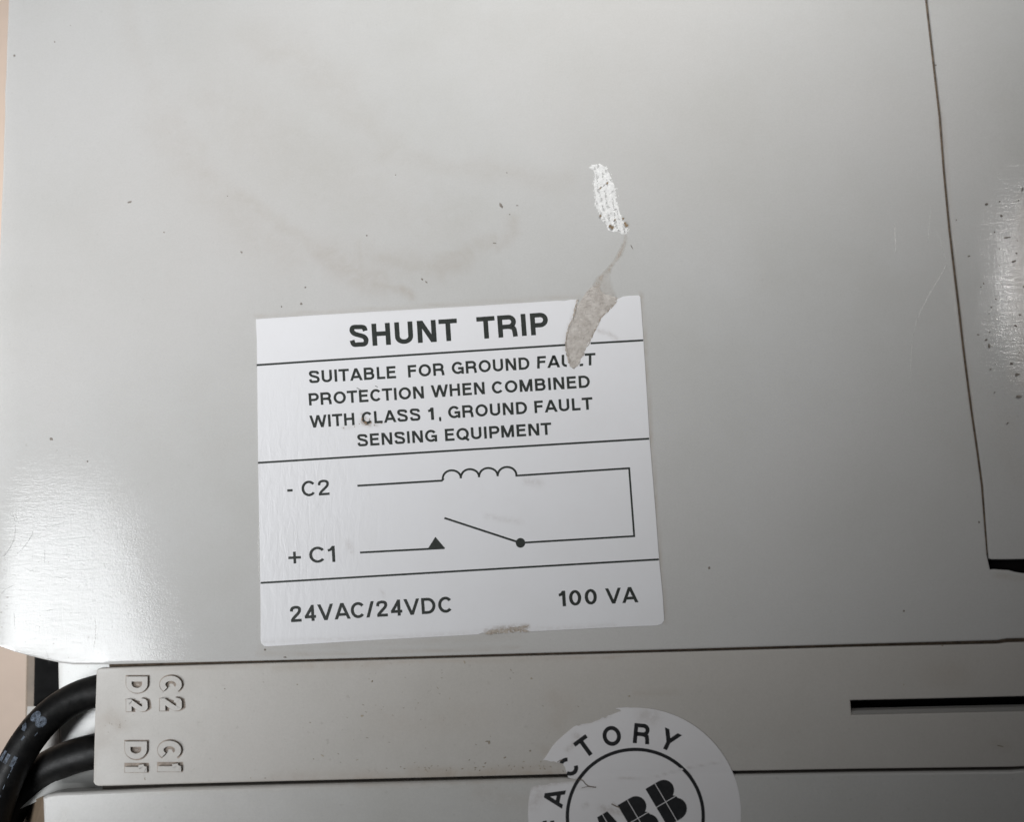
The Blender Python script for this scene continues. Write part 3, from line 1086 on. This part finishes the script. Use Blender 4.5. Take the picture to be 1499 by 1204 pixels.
# lifted paper edge either side of the tear
for pts_, w_ in (([(846, 439), (842, 452), (838, 467), (831, 483), (828.5, 495), (828.5, 511), (831, 522), (834, 535)], 3.0), ([(903, 441), (896, 449), (888, 457), (880, 465), (874, 478), (868, 489), (864, 499), (859, 510)], 2.6)):
    pl = subdivide(pts_, 2.2, .9)[:-1]
    V_, F_ = [], []
    pl = [p_ for p_ in pl if True]
    pl = pl[:max(2, int(len(pl) * .52))] if False else pl
    b = Bag()
    npt = []
    for (x0_, y0_), (x1_, y1_) in zip(pts_[:-1], pts_[1:]):
        for k in range(4):
            npt.append((x0_ + (x1_ - x0_) * k / 4 + random.uniform(-.7, .7), y0_ + (y1_ - y0_) * k / 4 + random.uniform(-.5, .5)))
    for i in range(len(npt) - 1):
        wa = w_ * random.uniform(.3, 1)
        (xa, ya), (xb, yb) = npt[i], npt[i + 1]
        b.poly([at(xa - wa / 2, ya, .09), at(xa + wa / 2, ya, .125), at(xb + wa / 2, yb, .125), at(xb - wa / 2, yb, .09)])
    part(fix_up(b.make('torn_edge', M['torn'])), label)
b = Bag()
for pts_ in ([(846, 439), (842, 452), (838, 467), (831, 483), (828.5, 495), (828.5, 511), (831, 522), (834, 535)], [(903, 441), (896, 449), (888, 457), (880, 465), (874, 478), (868, 489), (864, 499), (859, 510), (853, 522), (846, 536)]):
    for (x0_, y0_), (x1_, y1_) in zip(pts_[:-1], pts_[1:]):
        for k in range(4):
            t = random.random()
            cx, cy = x0_ + (x1_ - x0_) * t + random.uniform(-1.2, 1.2), y0_ + (y1_ - y0_) * t
            a_ = random.uniform(0, math.tau)
            l_ = random.uniform(1.2, 3.4)
            wv = random.uniform(.4, 1.0)
            b.poly([at(cx, cy, .10), at(cx + wv * math.sin(a_), cy + wv * math.cos(a_), .12), at(cx + l_ * math.cos(a_), cy - l_ * math.sin(a_), .10 + random.uniform(.0, .08))])
fz = part(fix_up(b.make('paper_fibres', M['flake'])), label)
fz['kind'] = 'stuff'
# scuff at the foot of the label
blob_patch('torn_edge', [(707, 929), (716, 924), (726, 922), (738, 921), (752, 919), (766, 917), (775, 915.5), (772, 919), (762, 921), (770, 923), (776, 926), (760, 926), (745, 927), (730, 928.5), (718, 929.5)], .082, M['torn'], label, 2.0,
           lambda x, y: vnoise(x, y, .5, 4) > -.7, .02)
b = Bag()
for pl, w_ in (([(522, 568), (528, 571), (526, 573)], .7), ([(549, 565), (553, 567)], .7)):
    line_poly(b, pl, w_, ZP + .01)
part(fix_up(b.make('scratch', M['ink'])), label)
# pale scratches near the right seam
def scratch(pts_, w_, parent, op=.8, z=.02, mat='pale_scratch'):
    b_ = Bag()
    n = len(pts_)
    ops = []
    dense = crom(pts_, 8)
    rb = ribbon(dense, w_)
    for q in rb:
        b_.poly([at(x, y, z) for x, y in q])
    for i in range(len(rb)):
        k = op * math.sin(math.pi * (i + .5) / len(rb)) * random.uniform(.5, 1)
        ops += [k] * 4
    return part(fix_up(b_.make('scratch', M[mat], None, dict(opacity=ops))), parent)


scratch([(1309, 325), (1310.5, 350), (1311, 372)], 1.5, cover, .7)
scratch([(1363, 302), (1360, 330), (1358, 358)], 1.3, cover, .5)
scratch([(1386, 388), (1374, 408), (1360, 432), (1348, 455), (1342, 470)], 1.5, cover, .8)
scratch([(1342, 470), (1336, 495), (1333, 530), (1331, 565)], 1.6, cover, .3)
scratch([(1200 + 185, 385), (1380, 365), (1372, 340)], 1.2, cover, .25)
scratch([(136, 955), (140, 930), (139, 905)], 1.3, cover, .8)
scratch([(153, 826), (154, 832)], 1.4, cover, 1.2)
scratch([(380, 750), (378, 800), (380, 855)], 1.4, cover, .5)


for _ in range(13):
    x_, y_ = random.uniform(2, 140), random.uniform(740, 955)
    a_ = random.choice((0, math.pi / 2)) + random.gauss(0, .25)
    l_ = random.uniform(6, 26)
    scratch([(x_, y_), (x_ + l_ * .5 * math.cos(a_) + random.uniform(-1, 1), y_ + l_ * .5 * math.sin(a_)), (x_ + l_ * math.cos(a_), y_ + l_ * math.sin(a_) + random.uniform(-1.5, 1.5))],
            random.uniform(.7, 1.1), cover, random.uniform(.4, .9), mat='faint_scratch')
scratch([(24, 760), (20, 790), (8, 812), (0, 816)], 1.3, cover, .9, mat='faint_scratch')
scratch([(49, 775), (46, 785), (36, 800), (22, 815)], 1.2, cover, .8, mat='faint_scratch')
scratch([(0, 872), (10, 862), (26, 856)], 1.2, cover, .8, mat='faint_scratch')

# dark specks --------------------------------------------------------------
def specks(name, items, z, mat, parent):
    b_ = Bag()
    for cx, cy, rx, ry, an in items:
        n = 9
        pr = []
        for i in range(n):
            t = i * math.tau / n
            k = random.uniform(.65, 1.15)
            x, y = .86 * rx * k * math.cos(t), .86 * ry * k * math.sin(t)
            pr.append((cx + x * math.cos(an) - y * math.sin(an), cy + x * math.sin(an) + y * math.cos(an)))
        top = at(cx, cy, z + .03)
        ring = [at(x, y, z + .002) for x, y in pr]
        for i in range(n):
            b_.poly([top, ring[i], ring[(i + 1) % n]])
    o = part(fix_up(b_.make(name, mat)), parent)
    o['kind'] = 'stuff'
    return o


specks('dirt_specks', [(75, 643, 3.6, 3.3, 0), (21, 81, 2.2, 2.2, 0), (190, 296, 4, 1.9, -.3), (240, 340, 1.5, 1.5, 0), (353, 369, 1.7, 1.7, 0), (733, 300, 2.4, 4.4, -.2), (735, 303, 2, 2.5, 0),
                       (537, 345, 2.0, 1.5, -.5), (441, 445, 2.8, 2.0, .2), (412, 449, 1.4, 1.8, 0), (618, 409, 2.6, 1.6, .6), (624, 413, 2.8, 1.5, .8), (80, 61, 1.2, 1.5, 0), (447, 421, 2, 1.4, 0), (354, 370, 1.2, 2, 0), (1369.5, 95, 2.2, 1.6, 0),
                       (128, 676, 1.8, 1.5, 0), (742, 253, 1.6, 1.0, 0), (757, 301, 3, .8, 0), (746, 314, 1.5, 1.2, 0), (579, 256, 1.5, 1.2, 0), (333, 287, 1.2, 1.2, 0), (724, 356, 4, 1, .1), (103, 37, 1, 1, 0),
                       (1323, 895, 2, 2.5, .2), (1433, 765, 2, 2.3, 0), (383, 860, 1.5, 2, 0), (925, 362, .9, 6, -.5), (1038, 832, 2, 3, 0), (388, 952, 2, 2, 0), (417, 963, 3, 1.5, 0)],
       .0, M['dark_speck'], cover)
rs = [(1444, 299, 3.0, 2.6, 0), (1418.5, 375, 2.2, 2, 0), (1466, 316, 2.6, 2.4, 0), (1474, 348, 6, 1.7, -.1), (1484, 383, 4.3, 2.0, -.4), (1443.5, 498, 2.4, 2.2, .3), (1448, 507, 2, 4, -.2), (1481, 532.5, 3, 2.4, 0), (1489, 548.5, 4.2, 2.6, 0), (1491, 581, 5.5, 2.2, .1),
      (1487, 477, 3.8, 2, .5), (1497, 277, 1.6, 3.6, 0), (1400, 322, 1.4, 1.4, 0), (1458, 438, 1.5, 1.5, 0), (1451, 450, 1.5, 1.4, 0), (1488, 371, 2, 1.5, 0), (1493, 461, 3, 1.3, 0), (1498, 420, 1.5, 3, 0), (1450, 541, 1.7, 1.3, 0), (1475, 620, 2, 1.5, 0), (1440, 415, 1.4, 2, 0), (1436, 420, 1.5, 1.2, 0),
      (1456, 340, 1.2, 1.8, 0), (1449, 486, 1.4, 1.4, 0), (1432, 490, 2.4, 1, .2)]
for _ in range(10):
    rs.append((1475 + random.gauss(0, 22) + 8, random.uniform(280, 600), random.uniform(.7, 1.6), random.uniform(.6, 1.4), random.uniform(0, 3)))
specks('dirt_specks', [(535, 619, 3.2, 1.8, .3), (530, 614, 1.3, 3.4, .2), (537, 622, 4.2, 1.0, 0), (543, 619, 1.5, 1.3, 0), (548, 623, 1.2, .9, 0), (558, 620, 1.6, .8, .4), (541, 614, .9, 1.3, 0), (526, 621, .9, .8, 0), (519, 625, .9, .7, 0), (503, 627, .8, 1.1, 0)],
       ZP + .01, simple('tan_dirt', (0.24, 0.16, 0.10), .8, .4, 2.0, .3), label)
specks('dirt_specks', rs, .035, M['dark_speck'], side_panel)
ss_ = [(530, 1049, 2.8, 2.2, 0), (716, 1088, 2.4, 4, -.2), (713, 1086, 3, 1.5, 0), (545, 998, 1.8, 2.2, 0), (778, 994, 2.6, 1.7, 0), (680, 970, 1.4, 3, -.4), (921, 1020, 2.2, 1.4, 0), (739, 1110, 3.5, 1.3, -.4), (776, 1100, 2.4, 2, 0), (472, 1107, 3.5, 1.3, .8), (459, 1112, 1.2, 1.2, 0),
       (1379.5, 946, 2.2, 1.2, 0), (329, 1009, 1.2, 1.2, 0), (367, 1140, 1, 1, 0), (388, 1140, 1.3, 1, 0), (435, 1003, 1.6, 1.4, 0), (1323, 1003, 1.2, 1.2, 0), (1465, 1093, 6, 1.2, .2), (212, 1141, 1.2, 2.4, 0)]
for _ in range(46):
    ss_.append((random.gauss(600, 110), random.uniform(980, 1130), random.uniform(.6, 2.6), random.uniform(.4, .8), random.gauss(.6, .5)))
for _ in range(36):
    x_ = random.gauss(690, 75)
    if x_ < 812:
        ss_.append((x_, 1129 - abs(random.gauss(0, 6)) - (x_ - 690) * .02, random.uniform(.8, 2.8), random.uniform(.5, 1.4), random.uniform(-1, 1)))
for _ in range(16):
    ss_.append((random.gauss(170, 12), random.gauss(1060, 9), random.uniform(.5, 1.2), random.uniform(.4, .9), random.uniform(0, 3)))
specks('dirt_specks', ss_, -.35, simple('olive_dirt', (0.30, 0.26, 0.20), .8, .5, 1.5, .3), strip)

# ------------------------------------------------------------------ round FACTORY seal, torn at its left
CX, CY, RO = 929.0, 1192.5, 156.0
def crop6(x, y):
    return (740 + x / 3.945, 1000 + y / 3.945)
def on_circle(a, r=RO):
    return (CX + r * math.cos(math.radians(a)), CY - r * math.sin(math.radians(a)))
seal_out = [on_circle(a) for a in range(92, -1, -3)] + [on_circle(a) for a in range(-3, -165, -4)] + [on_circle(a) for a in (-168, -174, 180, 174)]
seal_out += [crop6(x, y) for x, y in [(138, 660), (150, 606), (172, 598), (200, 592), (240, 590), (262, 580), (300, 579), (340, 574), (372, 572), (400, 566), (425, 563), (432, 558),
             (400, 558), (372, 553), (360, 548), (357, 530), (350, 512), (344, 490), (333, 474), (318, 462), (300, 464), (280, 456), (262, 458), (240, 450), (218, 449), (232, 430), (246, 408), (268, 372), (296, 340), (322, 316),
             (345, 296), (372, 274), (394, 255), (410, 247), (424, 250), (440, 240), (470, 236), (498, 232), (520, 221), (545, 214), (560, 200), (578, 204), (592, 190), (612, 186), (632, 178), (655, 168), (668, 166), (660, 156), (648, 154), (634, 150), (655, 146), (690, 143)]]
crease = [crop6(*p_) for p_ in [(430, 562), (600, 556), (760, 552), (860, 545), (940, 520), (1060, 490), (1150, 472), (1245, 458)]]
seam_low = [(700, 1139), (820, 1136), (1000, 1133), (1150, 1130)]
def seal_relief(X, Y, Z):
    topv = (Z > -.29 * MM)
    d1_ = seg_dist(X, Y, crease)
    d2_ = seg_dist(X, Y, seam_low)
    return (-.05 * np.exp(-(d2_ / 5) ** 2) + .05 * np.exp(-(d1_ / 1.3) ** 2) * np.clip((X - 850) / 20, 0, 1)) * topv
seal_stain = strokes((.35, 2, [crop6(620, 700), crop6(660, 725)]), (.30, 5, [crop6(400, 300), crop6(425, 320)]), (.30, 4, [crop6(360, 390), crop6(400, 350)]), (.25, 12, [crop6(800, 190), crop6(850, 200)]),
                     (.30, 1.0, [crop6(640, 556), crop6(860, 545), crop6(960, 515)]), (.22, 1.0, crease[3:]), (.35, 6, [crop6(560, 730), crop6(700, 760)]), (.25, 10, [crop6(200, 640), crop6(160, 700)]),
                     (.4, 3, [crop6(150, 606), crop6(300, 579), crop6(430, 560)]), (.3, 2, [crop6(410, 612), crop6(520, 604)]), (.25, 3, [crop6(440, 240), crop6(600, 190)]), (.3, 3, [crop6(450, 720), crop6(470, 705)]))
seal = part(plate('round_seal', seal_out, -0.27, 0.075, M['seal'], None, 0.02, 3, dict(stain=seal_stain, wear=lambda X, Y: np.full(X.shape, .15)), relief=seal_relief, seg=2), None,
            'round white FACTORY seal with a torn left edge')
ZS = -0.262
b = Bag()
ring = arc(930, 1197, 100, 99.5, 200, -20, 60)
ring = [(x, 2 * 1197 - y) for x, y in ring]
RC = (930.0, 1196.5)
line_poly(b, [(RC[0] + 99.5 * math.cos(math.radians(a)), RC[1] - 98.5 * math.sin(math.radians(a))) for a in range(0, 360, 4)], 5.0, ZS, True)
part(fix_up(b.make('printed_ring', M['ink_deep'])), seal)
b = Bag()
zi = 0
for ch, ang, r in (('F', 188.0, 120), ('A', 168, 120.5), ('C', 144, 119.5), ('T', 126.2, 123), ('O', 106.2, 120), ('R', 85.0, 119), ('Y', 65.0, 120)):
    polys, W = text_polys(ch, .2 if ch not in 'TY' else .21)
    cap, sx = 29.5, 29.0
    a = math.radians(ang)
    ux, uy = math.sin(a), math.cos(a)          # along the text (pixel axes, y down -> cos)
    vx, vy = math.cos(a), -math.sin(a)         # outwards
    ccx, ccy = CX + r * math.cos(a), CY + 1 - r * math.sin(a)
    for q in polys:
        zi += 1
        pl = []
        for u, v in q:
            U, V_ = (u - W / 2) * sx, (v - .5) * cap
            pl.append((ccx + ux * U + vx * V_, ccy + uy * U + vy * V_))
        if ch == 'C':                            # middle of the C went with the tear
            mx = sum(p_[0] for p_ in pl) / len(pl); my = sum(p_[1] for p_ in pl) / len(pl)
            x6, y6 = (mx - 740) * 3.945, (my - 1000) * 3.945
            if x6 < 352 and 466 < y6 < 549:
                continue
        b.poly([at(x, y, ZS + .001 * (zi % 6)) for x, y in pl])
part(fix_up(b.make('printed_words', M['ink_deep'])), seal)
# the bold three-letter emblem, split by fine white lines
o6 = crop6(808, 615)
tx, ty = .862, -.507
nx_, ny_ = .507, .862
def em(u, v, k):
    u += k * 47.2
    return (o6[0] + tx * u + nx_ * v, o6[1] + ty * u + ny_ * v)
b = Bag()
G = 1.1
HB = 64.0
for k in (0, -1):
    b.poly([at(*em(u, v, k), ZS) for u, v in ((0, 0), (16.0 - G / 2, 0), (16.0 - G / 2, 31.5 - G / 2), (0, 31.5 - G / 2))])
    b.poly([at(*em(u, v, k), ZS) for u, v in ((0, 31.5 + G / 2), (16.0 - G / 2, 31.5 + G / 2), (16.0 - G / 2, HB), (0, HB))])
    up_ = [(16 + G / 2, 0)] + [(22 + 15.5 * math.cos(t), 15.2 - 15.2 * math.sin(t)) for t in [math.pi / 2 - i * math.pi / 12 for i in range(0, 11)]] + [(33.0, 31.5 - G / 2), (16 + G / 2, 31.5 - G / 2)]
    b.poly([at(*em(u, v, k), ZS) for u, v in up_])
    dn_ = [(16 + G / 2, 31.5 + G / 2), (33.5, 31.5 + G / 2)] + [(23 + 17 * math.cos(t), 47.5 - 16.5 * math.sin(t)) for t in [math.pi * .27 - i * math.pi / 12 for i in range(0, 10)]] + [(16 + G / 2, HB)]
    b.poly([at(*em(u, v, k), ZS) for u, v in dn_])
k = -2
b.poly([at(*em(u, v, k), ZS) for u, v in ((12.5, 0), (21 - G / 2, 0), (21 - G / 2, 31.5 - G / 2), (5.5, 31.5 - G / 2))])
b.poly([at(*em(u, v, k), ZS) for u, v in ((21 + G / 2, 0), (29.5, 0), (36.5, 31.5 - G / 2), (21 + G / 2, 31.5 - G / 2))])
b.poly([at(*em(u, v, k), ZS) for u, v in ((5.3, 31.5 + G / 2), (20.5, 31.5 + G / 2), (20.5, 47), (14, 47), (11, HB), (-2, HB))])
b.poly([at(*em(u, v, k), ZS) for u, v in ((21.6, 31.5 + G / 2), (36.7, 31.5 + G / 2), (44, HB), (31, HB), (28, 47), (21.6, 47))])
part(fix_up(b.make('printed_emblem', M['ink_deep'])), seal)
b = Bag()
for pts_, w_ in (([crop6(*p_) for p_ in [(420, 560), (446, 565), (462, 586), (480, 600), (522, 606)]], 1.3), ([crop6(*p_) for p_ in [(440, 610), (470, 602), (486, 598)]], .8), ([crop6(*p_) for p_ in [(612, 702), (640, 716), (660, 722)]], 1.6),
                 ([crop6(*p_) for p_ in [(300, 460), (318, 448), (330, 452)]], 1.0)):
    line_poly(b, pts_, w_, ZS + .01)
part(fix_up(b.make('tear', M['grime'])), seal)

# ------------------------------------------------------------------ cables
def tube(name, pts, r, mat, parent=None, n=24):
    """round tube through world points with per-point radius"""
    V_, F_ = [], []
    m_ = len(pts)
    frames = []
    for i in range(m_):
        t = (pts[min(i + 1, m_ - 1)] - pts[max(i - 1, 0)]).normalized()
        zup = Vector((0, 0, 1))
        s = t.cross(zup).normalized()
        u_ = s.cross(t).normalized()
        frames.append((s, u_))
        for k in range(n):
            a = math.tau * k / n
            V_.append(pts[i] + (s * math.cos(a) + u_ * math.sin(a)) * r)
    for i in range(m_ - 1):
        for k in range(n):
            j = (k + 1) % n
            F_.append((i * n + k, i * n + j, (i + 1) * n + j, (i + 1) * n + k))
    F_.append(list(range(n))[::-1])
    F_.append([(m_ - 1) * n + k for k in range(n)])
    o = link(name, V_, F_, mat, parent, None, True)
    return o, frames


def smooth3(P, n=6):
    P = [P[0]] + P + [P[-1]]
    out = []
    for i in range(1, len(P) - 2):
        p0, p1, p2, p3 = P[i - 1:i + 3]
        for k in range(n):
            t = k / n
            out.append(.5 * (2 * p1 + (p2 - p0) * t + (2 * p0 - 5 * p1 + 4 * p2 - p3) * t * t + (3 * p1 - p0 - 3 * p2 + p3) * t ** 3))
    out.append(P[-2])
    return out


c1 = [(200, 1003, -3.7), (165, 1008, -3.7), (139, 1013, -3.7), (115, 1021, -3.6), (92, 1033.5, -3.4), (70, 1051, -3.1), (50, 1073, -2.8), (32, 1099, -2.6), (17, 1127, -2.5), (4, 1158, -2.6), (-8, 1195, -3), (-18, 1240, -4), (-26, 1300, -6), (-30, 1380, -9)]
c2 = [(200, 1092, -3.9), (165, 1096, -3.9), (137, 1101, -3.9), (106, 1109, -4.4), (80, 1119.5, -5.2), (60, 1132, -6), (43, 1148, -6.6), (27, 1168, -7.2), (13, 1190, -7.8), (1, 1215, -8.6), (-8, 1250, -9.5), (-14, 1300, -11), (-20, 1380, -13)]
w1, w2 = smooth3([at(*p_) for p_ in c1]), smooth3([at(*p_) for p_ in c2])
cab1 = empty('cable', w1[12]); cab2 = empty('cable', w2[12])
cab1['label'] = 'upper black cable with worn pale printed characters, curving over the other'
cab2['label'] = 'lower black cable without printing, tucked beneath the printed one'
for c_ in (cab1, cab2):
    c_['category'] = 'cable'
    c_['group'] = 'black cables entering the terminal strip'
RW = 22.8 * PXMM * MM * 1.02
o1, fr1 = tube('insulation', w1, RW, M['rubber']); adopt(o1, cab1)
o2, fr2 = tube('insulation', w2, RW * 1.08, M['rubber']); adopt(o2, cab2)
# print on the upper cable, wrapped round its skin
arc_len = [0.0]
for i in range(1, len(w1)):
    arc_len.append(arc_len[-1] + (w1[i] - w1[i - 1]).length)
def on_cable(s, a):
    """s metres from the entry end, a radians round from the top"""
    i = max(0, min(len(w1) - 2, int(np.searchsorted(arc_len, s)) - 1))
    t = (s - arc_len[i]) / (arc_len[i + 1] - arc_len[i])
    c_ = w1[i].lerp(w1[i + 1], t)
    s0, u0 = fr1[i]; s1_, u1_ = fr1[i + 1]
    s_, u_ = s0.lerp(s1_, t).normalized(), u0.lerp(u1_, t).normalized()
    return c_ + (s_ * math.sin(a) + u_ * math.cos(a)) * (RW + .02 * MM)
def s_at(px, py):
    best = min(range(len(w1)), key=lambda i: (lambda q: (q[0][0] - px) ** 2 + (q[1][0] - py) ** 2)(to_px([tuple(w1[i])])))
    return arc_len[best]
b = Bag()
# text reads from the far end towards the strip; u runs against s
def cable_text(txt, px, py, cap, w, a_off, gap=.2):
    polys, W = text_polys(txt, w, gap)
    s0 = s_at(px, py)
    for q in polys:
        b.poly([on_cable(s0 - (u - W / 2) * cap * MM, SGN * ((v - .5) * cap * MM / RW) + a_off) for u, v in q])
SGN = 1.0
cable_text('18', 62, 1062, 2.1, .24, .12)
cable_text('-', 43, 1084, 1.5, .14, .2)
cable_text('E', 25, 1112, 2.0, .22, .2)
cable_text('AWM', 9, 1152, 2.1, .24, .2)
cable_text('UL', -7, 1200, 1.8, .2, .2)
adopt(b.make('printed_words', M['cable_ink']), cab1)
